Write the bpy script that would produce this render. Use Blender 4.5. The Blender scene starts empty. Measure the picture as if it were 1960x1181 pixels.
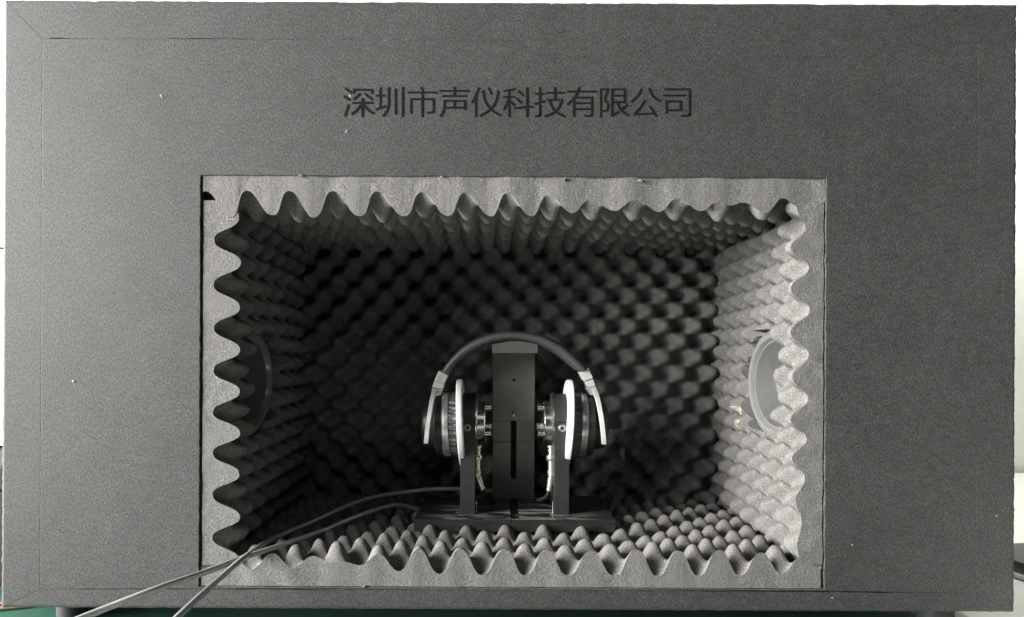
import bpy, bmesh, math, random
import numpy as np
from mathutils import Vector, Matrix

random.seed(7)
rng = np.random.default_rng(11)
scene = bpy.context.scene
COL = scene.collection
PI = math.pi
R = math.radians

# ------------------------------------------------------------------ camera
# metres; front face of the box is the plane y = 0, the camera looks along +Y
CAM_D = 0.65
cam_d = bpy.data.cameras.new("camera")
cam_d.sensor_width = 36.0
cam_d.lens = 36.0 * 1326.0 / 1960.0
cam_d.shift_x = 0.01122
cam_d.shift_y = 0.0395
cam_d.clip_start = 0.01
cam_d.clip_end = 50
cam = bpy.data.objects.new("camera", cam_d)
cam.location = (0, -CAM_D, 0)
cam.rotation_euler = (Matrix.Rotation(R(90), 3, 'X') @ Matrix.Rotation(R(0.27), 3, 'Z')).to_euler()
COL.objects.link(cam)
scene.camera = cam

# ------------------------------------------------------------------ light
world = bpy.data.worlds.new("World")
scene.world = world
world.use_nodes = True
wb = world.node_tree.nodes["Background"]
wb.inputs[0].default_value = (0.90, 1.0, 0.97, 1)
wb.inputs[1].default_value = 0.006


def area(name, loc, target, sx, sy, power, col):
    d = bpy.data.lights.new(name, 'AREA')
    d.shape = 'RECTANGLE'
    d.size, d.size_y = sx, sy
    d.energy = power
    d.color = col
    o = bpy.data.objects.new(name, d)
    o.location = loc
    o.rotation_euler = (Vector(target) - Vector(loc)).to_track_quat('-Z', 'Y').to_euler()
    COL.objects.link(o)
    return o


area("window_light", (-3.00, -0.74, 0.74), (0.05, 0.05, -0.05), 2.2, 1.9, 830, (1.0, 0.985, 0.945))
area("second_window_light", (-2.2, -2.0, 0.55), (0.05, 0.05, -0.05), 0.8, 1.0, 31, (1.0, 0.985, 0.945))
area("room_lamp", (0.15, -2.0, 1.15), (0.05, 0.0, -0.05), 1.2, 0.35, 2.6, (1.0, 0.98, 0.95))
area("ceiling_lamp", (0.1, 0.75, 1.9), (0.1, 0.75, 0), 1.6, 0.5, 60, (1.0, 1.0, 0.96))

scene.view_settings.view_transform = 'Standard'
scene.view_settings.look = 'None'
scene.view_settings.exposure = 0.0
scene.view_settings.gamma = 1.0
scene.view_settings.use_curve_mapping = False
try:
    scene.cycles.use_denoising = True
    scene.cycles.max_bounces = 6
    scene.cycles.diffuse_bounces = 4
    scene.cycles.caustics_reflective = False
    scene.cycles.caustics_refractive = False
    scene.cycles.sample_clamp_indirect = 4.0
except Exception:
    pass

# ------------------------------------------------------------------ materials
def new_mat(name):
    m = bpy.data.materials.new(name)
    m.use_nodes = True
    return m, m.node_tree.nodes, m.node_tree.links, m.node_tree.nodes["Principled BSDF"]


def noise(N, L, co, scale, detail=3.0, rough=0.6, vec_scale=None):
    n = N.new("ShaderNodeTexNoise")
    n.inputs["Scale"].default_value = scale
    n.inputs["Detail"].default_value = detail
    n.inputs["Roughness"].default_value = rough
    if vec_scale:
        mp = N.new("ShaderNodeMapping")
        mp.inputs["Scale"].default_value = vec_scale
        L.new(co, mp.inputs["Vector"])
        L.new(mp.outputs[0], n.inputs["Vector"])
    else:
        L.new(co, n.inputs["Vector"])
    return n.outputs["Fac"]


def ramp(N, L, src, stops):
    r = N.new("ShaderNodeValToRGB")
    e = r.color_ramp.elements
    while len(e) < len(stops):
        e.new(0.5)
    for k, (p, c) in enumerate(stops):
        e[k].position = p
        e[k].color = (c, c, c, 1) if not isinstance(c, tuple) else (*c, 1)
    L.new(src, r.inputs[0])
    return r.outputs[0]


def mix(N, L, fac, a, b, mode='MIX'):
    m = N.new("ShaderNodeMix")
    m.data_type = 'RGBA'
    m.blend_type = mode
    if isinstance(fac, (int, float)):
        m.inputs[0].default_value = fac
    else:
        L.new(fac, m.inputs[0])
    for i, v in ((6, a), (7, b)):
        if isinstance(v, tuple):
            m.inputs[i].default_value = (*v, 1)
        else:
            L.new(v, m.inputs[i])
    return m.outputs[2]


def bump(N, L, b, height, strength, dist):
    bn = N.new("ShaderNodeBump")
    bn.inputs["Strength"].default_value = strength
    bn.inputs["Distance"].default_value = dist
    L.new(height, bn.inputs["Height"])
    L.new(bn.outputs[0], b.inputs["Normal"])


def coord(N, kind="Object"):
    return N.new("ShaderNodeTexCoord").outputs[kind]


def felt_mat(name, c0, c1):
    m, N, L, b = new_mat(name)
    co = coord(N)
    mp = N.new("ShaderNodeMapping")                 # nap of the felt runs diagonally
    mp.inputs["Rotation"].default_value = (0, 0.9, 0)
    mp.inputs["Scale"].default_value = (1.0, 1.0, 0.55)
    L.new(co, mp.inputs["Vector"])
    fine = noise(N, L, mp.outputs[0], 800, 4, 0.8)
    mid = noise(N, L, co, 130, 4, 0.65)
    big = noise(N, L, co, 7, 4, 0.6)
    c = mix(N, L, ramp(N, L, fine, [(0.38, 0.0), (0.62, 1.0)]), c0, c1)
    c = mix(N, L, 0.8, c, ramp(N, L, mid, [(0.30, 0.50), (0.70, 1.0)]), 'MULTIPLY')
    c = mix(N, L, 0.8, c, ramp(N, L, big, [(0.3, 0.68), (0.7, 1.0)]), 'MULTIPLY')
    c = mix(N, L, 0.7, c, ramp(N, L, noise(N, L, co, 28, 4, 0.7), [(0.3, 0.78), (0.7, 1.0)]), 'MULTIPLY')
    hue = N.new("ShaderNodeTexNoise")
    hue.inputs["Scale"].default_value = 75
    hue.inputs["Detail"].default_value = 3
    L.new(co, hue.inputs["Vector"])
    c = mix(N, L, 0.16, c, hue.outputs["Color"], 'OVERLAY')
    L.new(c, b.inputs["Base Color"])
    rr = N.new("ShaderNodeMapRange")
    rr.inputs["To Min"].default_value = 0.54
    rr.inputs["To Max"].default_value = 0.76
    L.new(mid, rr.inputs["Value"])
    L.new(rr.outputs[0], b.inputs["Roughness"])
    sp = N.new("ShaderNodeMapRange")                # loose nap scatters unevenly
    sp.inputs["From Min"].default_value = 0.3
    sp.inputs["From Max"].default_value = 0.7
    sp.inputs["To Min"].default_value = 0.20
    sp.inputs["To Max"].default_value = 0.54
    L.new(fine, sp.inputs["Value"])
    L.new(sp.outputs[0], b.inputs["Specular IOR Level"])
    b.inputs["Sheen Weight"].default_value = 0.10
    b.inputs["Sheen Roughness"].default_value = 0.5
    bump(N, L, b, fine, 0.22, 0.0007)
    return m


def foam_mat(name):
    m, N, L, b = new_mat(name)
    co = coord(N)
    fine = noise(N, L, co, 900, 2, 0.6)
    mid = noise(N, L, co, 45, 4, 0.6)
    c = mix(N, L, ramp(N, L, fine, [(0.36, 0.0), (0.64, 1.0)]), (0.088, 0.086, 0.084), (0.180, 0.174, 0.169))
    c = mix(N, L, 0.6, c, ramp(N, L, mid, [(0.25, 0.74), (0.75, 1.0)]), 'MULTIPLY')
    v = N.new("ShaderNodeTexVoronoi")
    v.inputs["Scale"].default_value = 420
    L.new(co, v.inputs["Vector"])
    sp = ramp(N, L, v.outputs["Distance"], [(0.10, 1.0), (0.2, 0.0)])
    sel = ramp(N, L, v.outputs["Color"], [(0.66, 0.0), (0.74, 1.0)])
    spk = mix(N, L, 1.0, sp, sel, 'MULTIPLY')
    c = mix(N, L, spk, c, (0.44, 0.43, 0.42))
    L.new(c, b.inputs["Base Color"])
    b.inputs["Roughness"].default_value = 0.85
    b.inputs["Specular IOR Level"].default_value = 0.35
    g2 = noise(N, L, co, 330, 3, 0.7)
    hs = N.new("ShaderNodeMath"); hs.operation = 'ADD'
    L.new(fine, hs.inputs[0]); L.new(g2, hs.inputs[1])
    bump(N, L, b, hs.outputs[0], 0.5, 0.0010)
    return m


def simple(name, col, rough=0.5, metal=0.0, spec=0.5, var=0.12, scale=120, bmp=0.0, vs=None, coat=0.0):
    m, N, L, b = new_mat(name)
    co = coord(N)
    n = noise(N, L, co, scale, 4, 0.6, vs)
    d = tuple(max(0, x * (1 - var)) for x in col)
    e = tuple(min(1, x * (1 + var)) for x in col)
    L.new(mix(N, L, ramp(N, L, n, [(0.3, 0.0), (0.7, 1.0)]), d, e), b.inputs["Base Color"])
    rr = N.new("ShaderNodeMapRange")
    rr.inputs["To Min"].default_value = max(0.02, rough - 0.08)
    rr.inputs["To Max"].default_value = min(1, rough + 0.08)
    L.new(n, rr.inputs["Value"])
    L.new(rr.outputs[0], b.inputs["Roughness"])
    b.inputs["Metallic"].default_value = metal
    b.inputs["Specular IOR Level"].default_value = spec
    b.inputs["Coat Weight"].default_value = coat
    if bmp:
        bump(N, L, b, n, bmp, 0.0006)
    return m


def dusty_black(name):
    """black anodised plate with smeared pale dust on it"""
    m, N, L, b = new_mat(name)
    co = coord(N)
    mp = N.new("ShaderNodeMapping")
    mp.inputs["Rotation"].default_value = (0, 0, 0.5)
    mp.inputs["Scale"].default_value = (16, 55, 30)
    L.new(co, mp.inputs["Vector"])
    n = N.new("ShaderNodeTexNoise")
    n.inputs["Scale"].default_value = 1.0
    n.inputs["Detail"].default_value = 5
    n.inputs["Distortion"].default_value = 0.9
    L.new(mp.outputs[0], n.inputs["Vector"])
    f = noise(N, L, co, 500, 2)
    # dust lies on the upward face, most of it in the middle of the plate
    sx = N.new("ShaderNodeSeparateXYZ")
    L.new(co, sx.inputs[0])
    d = N.new("ShaderNodeMath"); d.operation = 'SUBTRACT'; d.inputs[1].default_value = 0.012
    L.new(sx.outputs[0], d.inputs[0])
    ab = N.new("ShaderNodeMath"); ab.operation = 'ABSOLUTE'
    L.new(d.outputs[0], ab.inputs[0])
    mr = N.new("ShaderNodeMapRange")
    mr.inputs["From Min"].default_value = 0.05
    mr.inputs["From Max"].default_value = 0.10
    mr.inputs["To Min"].default_value = 1.0
    mr.inputs["To Max"].default_value = 0.05
    L.new(ab.outputs[0], mr.inputs["Value"])
    geo = N.new("ShaderNodeNewGeometry")
    sz = N.new("ShaderNodeSeparateXYZ")
    L.new(geo.outputs["True Normal"], sz.inputs[0])
    up = N.new("ShaderNodeMath"); up.operation = 'GREATER_THAN'; up.inputs[1].default_value = 0.8
    L.new(sz.outputs[2], up.inputs[0])
    mk = ramp(N, L, n.outputs["Fac"], [(0.47, 0.0), (0.53, 0.85)])
    k = N.new("ShaderNodeMath"); k.operation = 'MULTIPLY'
    L.new(mk, k.inputs[0]); L.new(mr.outputs[0], k.inputs[1])
    k2 = N.new("ShaderNodeMath"); k2.operation = 'MULTIPLY'
    L.new(k.outputs[0], k2.inputs[0]); L.new(up.outputs[0], k2.inputs[1])
    base = mix(N, L, ramp(N, L, f, [(0.3, 0.0), (0.7, 1.0)]), (0.012, 0.012, 0.013), (0.022, 0.022, 0.023))
    L.new(mix(N, L, k2.outputs[0], base, (0.20, 0.19, 0.165)), b.inputs["Base Color"])
    r2 = N.new("ShaderNodeMapRange")
    r2.inputs["To Min"].default_value = 0.33
    r2.inputs["To Max"].default_value = 0.9
    L.new(k2.outputs[0], r2.inputs["Value"])
    L.new(r2.outputs[0], b.inputs["Roughness"])
    return m


M = {}
M['felt'] = felt_mat("grey_felt", (0.0125, 0.013, 0.0133), (0.083, 0.084, 0.084))
M['fibre'] = simple("felt_fibre", (0.075, 0.075, 0.071), 0.7, var=0.4, scale=300)
M['foam'] = foam_mat("acoustic_foam")
M['wood'] = simple("raw_plywood", (0.30, 0.17, 0.085), 0.6, var=0.3, scale=40, vs=(1, 8, 1))
M['ink'] = simple("lettering_film", (0.009, 0.009, 0.009), 0.9, spec=0.06, var=0.1)
M['black'] = simple("black_anodised", (0.022, 0.022, 0.023), 0.42, var=0.25, scale=420, bmp=0.12)
M['column'] = simple("charcoal_anodised", (0.21, 0.205, 0.20), 0.5, metal=0.7, spec=0.6, var=0.15, scale=420, bmp=0.12)
M['rest'] = simple("charcoal_rest_pad", (0.060, 0.058, 0.056), 0.6, var=0.15, scale=420, bmp=0.15)
M['caseblack'] = simple("black_case_shell", (0.010, 0.010, 0.011), 0.6, spec=0.2)
M['blackdust'] = dusty_black("dusty_black_anodised")
M['blackplastic'] = simple("black_plastic", (0.026, 0.026, 0.027), 0.38, var=0.15, scale=300)
M['leather'] = simple("black_leatherette", (0.034, 0.037, 0.040), 0.50, spec=0.9, var=0.2, scale=500, bmp=0.2)
M['silver'] = simple("satin_silver_paint", (0.76, 0.77, 0.77), 0.34, metal=0.45, var=0.04)
M['ring'] = simple("brushed_silver_ring", (0.62, 0.63, 0.62), 0.30, metal=0.8, var=0.05)
M['white'] = simple("white_plate", (0.80, 0.80, 0.79), 0.4, var=0.03)
M['steel'] = simple("machined_steel", (0.56, 0.55, 0.52), 0.26, metal=1.0, var=0.06, scale=300)
M['brass'] = simple("nickel_brass", (0.76, 0.73, 0.63), 0.28, metal=0.9, var=0.08)
M['screw'] = simple("dark_screw", (0.38, 0.38, 0.36), 0.4, metal=0.8)
M['pit'] = simple("painted_hole_shade", (0.006, 0.006, 0.006), 0.7)  # shade inside slot, sockets and holes put into a near-black colour
M['cable'] = simple("grey_cable_sheath", (0.30, 0.305, 0.305), 0.33, var=0.08, scale=80, coat=1.0)
M['bcable'] = simple("black_cable_sheath", (0.02, 0.02, 0.021), 0.4)
M['spk'] = simple("speaker_grey_plastic", (0.15, 0.15, 0.148), 0.20, var=0.06)
M['cone'] = simple("speaker_cone_paper", (0.045, 0.047, 0.048), 0.6, var=0.12)
M['glue'] = simple("dried_yellow_glue", (0.20, 0.188, 0.140), 0.3, var=0.25, scale=200, bmp=0.4)
M['lint'] = simple("white_lint", (0.55, 0.54, 0.52), 0.7)
M['rubber'] = simple("black_rubber", (0.03, 0.035, 0.035), 0.6)
M['mat'] = simple("green_mat_rubber", (0.008, 0.062, 0.042), 0.5, var=0.2, scale=30)
M['table'] = simple("white_table_top", (0.70, 0.71, 0.66), 0.5, var=0.03, scale=4)
M['wall'] = simple("white_wall_paint", (0.80, 0.81, 0.77), 0.9, var=0.02, scale=6, bmp=0.1)
M['orange'] = simple("orange_film", (0.75, 0.16, 0.06), 0.5)
M['case'] = simple("white_case_plastic", (0.82, 0.83, 0.83), 0.45, var=0.03)
M['brown'] = simple("brown_cable_sheath", (0.27, 0.17, 0.09), 0.5, var=0.15)
M['rim'] = simple("grey_rim", (0.32, 0.35, 0.34), 0.4)

# ------------------------------------------------------------------ helpers
def link(name, me, mat, parent=None, smooth=False, label=None):
    if mat is not None:
        me.materials.append(mat)
    o = bpy.data.objects.new(name, me)
    COL.objects.link(o)
    if parent is not None:
        o.parent = parent
        # everything is authored in world space; only the Empties are moved
        if parent.type == 'EMPTY':
            o.matrix_parent_inverse = Matrix.Translation(-Vector(parent.location))
    if smooth:
        me.polygons.foreach_set("use_smooth", [True] * len(me.polygons))
    if label:
        o["label"] = label
    return o


def thing(name, loc, label, cat, group=None):
    o = bpy.data.objects.new(name, None)
    o.empty_display_size = 0.02
    o.location = loc
    COL.objects.link(o)
    tag(o, label, cat, group)
    return o


def tag(o, label, cat, group=None):
    o["label"] = label
    o["category"] = cat
    if group:
        o["group"] = group
    return o


def from_np(name, verts, faces):
    me = bpy.data.meshes.new(name)
    me.from_pydata([tuple(map(float, v)) for v in verts], [], [tuple(map(int, f)) for f in faces])
    me.update()
    return me


def from_bm(name, bm, recalc=True):
    if recalc:
        bmesh.ops.recalc_face_normals(bm, faces=bm.faces)
    me = bpy.data.meshes.new(name)
    bm.to_mesh(me)
    bm.free()
    return me


def bm_box(bm, x0, x1, y0, y1, z0, z1, bev=0.0, seg=2):
    vs = [bm.verts.new((x, y, z)) for x in (x0, x1) for y in (y0, y1) for z in (z0, z1)]
    q = [(0, 1, 3, 2), (4, 6, 7, 5), (0, 4, 5, 1), (2, 3, 7, 6), (0, 2, 6, 4), (1, 5, 7, 3)]
    fs = [bm.faces.new([vs[i] for i in f]) for f in q]
    if bev:
        es = set(e for f in fs for e in f.edges)
        bmesh.ops.bevel(bm, geom=list(es), offset=bev, segments=seg, profile=0.7, affect='EDGES')


def box(name, x0, x1, y0, y1, z0, z1, mat, parent=None, bev=0.0, label=None):
    bm = bmesh.new()
    bm_box(bm, x0, x1, y0, y1, z0, z1, bev)
    return link(name, from_bm(name, bm), mat, parent, label=label)


def auto_smooth(o, angle=35):
    """smooth shading with sharp edges kept where the angle is large"""
    me = o.data
    me.polygons.foreach_set("use_smooth", [True] * len(me.polygons))
    try:
        me.set_sharp_from_angle(angle=R(angle))
    except Exception:
        pass
    return o


def lathe(name, prof, centre, axis, mat, parent=None, seg=64, radial=None, label=None, cap0=True, cap1=True):
    """prof: list of (offset along axis, radius); closed at both ends"""
    ax = Vector(axis).normalized()
    a = ax.orthogonal().normalized()
    b = ax.cross(a)
    c = Vector(centre)
    vs, fs = [], []
    for i, (t, r) in enumerate(prof):
        for k in range(seg):
            th = 2 * PI * k / seg
            rr = r + (radial(i, th) if radial else 0)
            vs.append(c + ax * t + (a * math.cos(th) + b * math.sin(th)) * rr)
    for i in range(len(prof) - 1):
        for k in range(seg):
            k2 = (k + 1) % seg
            fs.append((i * seg + k, i * seg + k2, (i + 1) * seg + k2, (i + 1) * seg + k))
    if cap0:
        fs.append(tuple(range(seg))[::-1])
    if cap1:
        fs.append(tuple((len(prof) - 1) * seg + k for k in range(seg)))
    me = from_np(name, vs, fs)
    bm = bmesh.new(); bm.from_mesh(me); bmesh.ops.recalc_face_normals(bm, faces=bm.faces); bm.to_mesh(me); bm.free()
    o = link(name, me, mat, parent, label=label)
    return auto_smooth(o, 32)


def catmull(pts, n=10):
    P = [Vector(p) for p in pts]
    P = [P[0] * 2 - P[1]] + P + [P[-1] * 2 - P[-2]]
    out = []
    for i in range(1, len(P) - 2):
        for k in range(n):
            t = k / n
            a, b, c, d = P[i - 1], P[i], P[i + 1], P[i + 2]
            out.append(0.5 * ((2 * b) + (c - a) * t + (2 * a - 5 * b + 4 * c - d) * t * t + (3 * b - a - 3 * c + d) * t ** 3))
    out.append(P[-2])
    return out


def tube(name, pts, r, mat, parent=None, seg=14, n=10, label=None):
    path = catmull(pts, n)
    vs, fs = [], []
    up = Vector((0.13, 0.2, 1)).normalized()
    for i, p in enumerate(path):
        t = (path[min(i + 1, len(path) - 1)] - path[max(i - 1, 0)]).normalized()
        a = up.cross(t).normalized()
        b = t.cross(a)
        up = b
        rr = r if not isinstance(r, (list, tuple)) else r[0] + (r[1] - r[0]) * i / (len(path) - 1)
        for k in range(seg):
            th = 2 * PI * k / seg
            vs.append(p + (a * math.cos(th) + b * math.sin(th)) * rr)
    for i in range(len(path) - 1):
        for k in range(seg):
            k2 = (k + 1) % seg
            fs.append((i * seg + k, i * seg + k2, (i + 1) * seg + k2, (i + 1) * seg + k))
    fs.append(tuple(range(seg))[::-1])
    fs.append(tuple((len(path) - 1) * seg + k for k in range(seg)))
    o = link(name, from_np(name, vs, fs), mat, parent, label=label)
    return auto_smooth(o, 50)


def smooth_noise(seed, freq, n=7):
    g = np.random.default_rng(seed)
    ks = g.normal(0, freq, (n, 2))
    ph = g.uniform(0, 2 * PI, n)
    return lambda u, v: sum(np.sin(ks[i, 0] * u + ks[i, 1] * v + ph[i]) for i in range(n)) / math.sqrt(n)


# photograph pixel -> metres at a depth y behind the front face (used to read sizes off the photo)
def PX(px, py, y):
    s = 2040.0 / (1 + y / CAM_D)
    return Vector(((px - 958) / s, y, (668 - py) / s))


# ------------------------------------------------------------------ setting
XL, XR, ZT, ZB = -0.2819, 0.3049, 0.1618, -0.2245          # opening
OX0, OX1, OZ1, OZ0 = -0.4680, 0.4838, 0.3260, -0.2450      # outer outline of the box
TABLE_Z = -0.272
BACK = 0.272                                               # back wall of the cavity

bm = bmesh.new(); bm_box(bm, -1.6, 1.6, -0.35, 0.9, TABLE_Z - 0.03, TABLE_Z, 0.002)
o = link("table", from_bm("table", bm), M['table']); o["kind"] = "structure"
bm = bmesh.new(); bm_box(bm, -3.0, 3.0, 0.92, 1.0, -1.2, 2.2)
o = link("wall", from_bm("wall", bm), M['wall']); o["kind"] = "structure"

bm = bmesh.new(); bm_box(bm, -0.62, 0.425, -0.20, 0.42, TABLE_Z + 0.0005, TABLE_Z + 0.003, 0.0008)
tag(link("desk_mat", from_bm("desk_mat", bm), M['mat']), "dark green rubber mat lying on the table under the grey box", "mat")

# ------------------------------------------------------------------ the test box
BOX = thing("sound_test_box", (0.009, 0.0, TABLE_Z),
            "large dark grey felt covered acoustic test box with foam lined opening", "test box")

W_STRIP = 0.0368


def ring_mesh(loops, nseg, jit, seed):
    """loops: list of (x0,x1,z0,z1,y); consecutive loops are joined"""
    nz = smooth_noise(seed, 900, 9)
    nz2 = smooth_noise(seed + 1, 60, 5)
    vs, fs = [], []
    for (x0, x1, z0, z1, y) in loops:
        cs = [(x0, z0), (x1, z0), (x1, z1), (x0, z1)]
        for s in range(4):
            a, b = cs[s], cs[(s + 1) % 4]
            for k in range(nseg):
                t = k / nseg
                x = a[0] + (b[0] - a[0]) * t
                z = a[1] + (b[1] - a[1]) * t
                j = jit * (nz(x, z) + 0.8 * nz2(x, z))
                if s % 2 == 0:
                    z += j if k else 0
                else:
                    x += j if k else 0
                vs.append((x, y, z))
    n = 4 * nseg
    for i in range(len(loops) - 1):
        for k in range(n):
            k2 = (k + 1) % n
            fs.append((i * n + k, i * n + k2, (i + 1) * n + k2, (i + 1) * n + k))
    return vs, fs


def rect(x0, x1, z0, z1, d, y):
    return (x0 + d, x1 - d, z0 + d, z1 - d, y)


g = 0.00015
ix0, ix1, iz0, iz1 = OX0 + W_STRIP + g, OX1 - W_STRIP - g, -0.2275 + g, OZ1 - W_STRIP - g
r = 0.0006
loops = [rect(ix0, ix1, iz0, iz1, -0.0030, 0.0012), rect(ix0, ix1, iz0, iz1, -0.0002, 0.00010), rect(ix0, ix1, iz0, iz1, 0.00010, 0.0)]
loops += [rect(ix0, ix1, iz0, iz1, 0.0005, 0.0), rect(XL, XR, ZB, ZT, -0.0008, 0.0), rect(XL, XR, ZB, ZT, -r, 0.0), rect(XL, XR, ZB, ZT, -0.3 * r, 0.3 * r), rect(XL, XR, ZB, ZT, 0, r), rect(XL, XR, ZB, ZT, 0, 0.018)]
# inner side bottom keeps a narrow rail under the opening
vs, fs = ring_mesh(loops, 160, 0.00022, 3)
me = from_np("front_panel", vs, fs)
bm = bmesh.new(); bm.from_mesh(me); bmesh.ops.recalc_face_normals(bm, faces=bm.faces); bm.to_mesh(me); bm.free()
auto_smooth(link("front_panel", me, M['felt'], BOX), 25)


def edge_strip(a, b, out, w, seed):
    """mitred felt strip: inner edge from a to b (x,z), outward direction out"""
    a = Vector((a[0], 0, a[1])); b = Vector((b[0], 0, b[1])); n = Vector((out[0], 0, out[1]))
    d = (b - a).normalized()
    prof = [(0, 0.012), (0, 0.0003), (0.00015, 0.0), (w - 0.0036, 0.0), (w - 0.0030, 0.0), (w - 0.0017, 0.0003), (w - 0.0008, 0.0009),
            (w - 0.0002, 0.0018), (w, 0.0030), (w, 0.024)]
    nz = smooth_noise(seed, 900, 9)
    NS = 220
    vs, fs = [], []
    for i in range(NS + 1):
        t = i / NS
        for (q, y) in prof:
            # at the ends the strip is cut at the mitre of the two widths
            p0 = a - d * (q * mit[0]) + n * q
            p1 = b + d * (q * mit[1]) + n * q
            p = p0.lerp(p1, t)
            if q > w - 0.0025:
                p = p + n * float(nz(p.x, p.z)) * 0.00028
            vs.append((p.x, y, p.z))
    m = len(prof)
    for i in range(NS):
        for k in range(m - 1):
            fs.append((i * m + k, i * m + k + 1, (i + 1) * m + k + 1, (i + 1) * m + k))
    fs.append(tuple(range(m)))
    fs.append(tuple(NS * m + k for k in range(m))[::-1])
    me = from_np("edge_strip", vs, fs)
    bm = bmesh.new(); bm.from_mesh(me); bmesh.ops.recalc_face_normals(bm, faces=bm.faces); bm.to_mesh(me); bm.free()
    return auto_smooth(link("edge_strip", me, M['felt'], BOX), 28)


wb_ = -0.2275 - OZ0                                        # width of the lower strip
jx0, jx1, jz0, jz1 = ix0 - g, ix1 + g, iz0 - g, iz1 + g
mg = 0.00004
k_ = W_STRIP / wb_
mit = (1, 1);            edge_strip((jx0 + mg, jz1 + g), (jx1 - mg, jz1 + g), (0, 1), W_STRIP, 21)      # top
mit = (k_, k_);          edge_strip((jx0 + mg, jz0 - g), (jx1 - mg, jz0 - g), (0, -1), wb_, 22)         # bottom
mit = (1 / k_, 1);       edge_strip((jx0 - g, jz0 + mg), (jx0 - g, jz1 - mg), (-1, 0), W_STRIP, 23)     # left
mit = (1 / k_, 1);       edge_strip((jx1 + g, jz0 + mg), (jx1 + g, jz1 - mg), (1, 0), W_STRIP, 24)      # right

# carcass boards behind the face
TH = 0.016
box("side_board", OX0, OX0 + TH, 0.0245, 0.40, OZ0 + TH, OZ1 - TH, M['felt'], BOX)
box("side_board", OX1 - TH, OX1, 0.0245, 0.40, OZ0 + TH, OZ1 - TH, M['felt'], BOX)
box("top_board", OX0, OX1, 0.0245, 0.40, OZ1 - TH, OZ1, M['felt'], BOX)
box("bottom_board", OX0, OX1, 0.0245, 0.40, OZ0, OZ0 + TH - 0.002, M['felt'], BOX)
box("back_board", OX0 + TH, OX1 - TH, 0.384, 0.399, OZ0 + TH, OZ1 - TH, M['felt'], BOX)
LT = 0.006
box("cavity_board", XL - LT, XL - 0.0004, 0.0185, BACK, ZB, ZT, M['wood'], BOX)
box("cavity_board", XR + 0.0004, XR + LT, 0.0185, BACK, ZB, ZT, M['wood'], BOX)
box("cavity_board", XL - LT, XR + LT, 0.0185, BACK, ZT + 0.0004, ZT + LT, M['wood'], BOX)
box("cavity_board", XL - LT, XR + LT, 0.0185, BACK, ZB - 0.0045, ZB - 0.0004, M['wood'], BOX)
box("cavity_board", XL - LT, XR + LT, BACK + 0.0004, BACK + 0.008, ZB - 0.004, ZT + LT, M['wood'], BOX)

for fx, fy in ((-0.425, 0.045), (0.437, 0.045), (-0.425, 0.345), (0.437, 0.345)):
    lathe("foot", [(0, 0.015), (0.003, 0.0165), (0.020, 0.017), (0.0237, 0.0165)], (fx, fy, TABLE_Z + (0.003 if fx < 0 else 0.0001)), (0, 0, 1),
          M['rubber'], BOX, 28)

# ---- convoluted foam
PITCH = 0.0402


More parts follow.
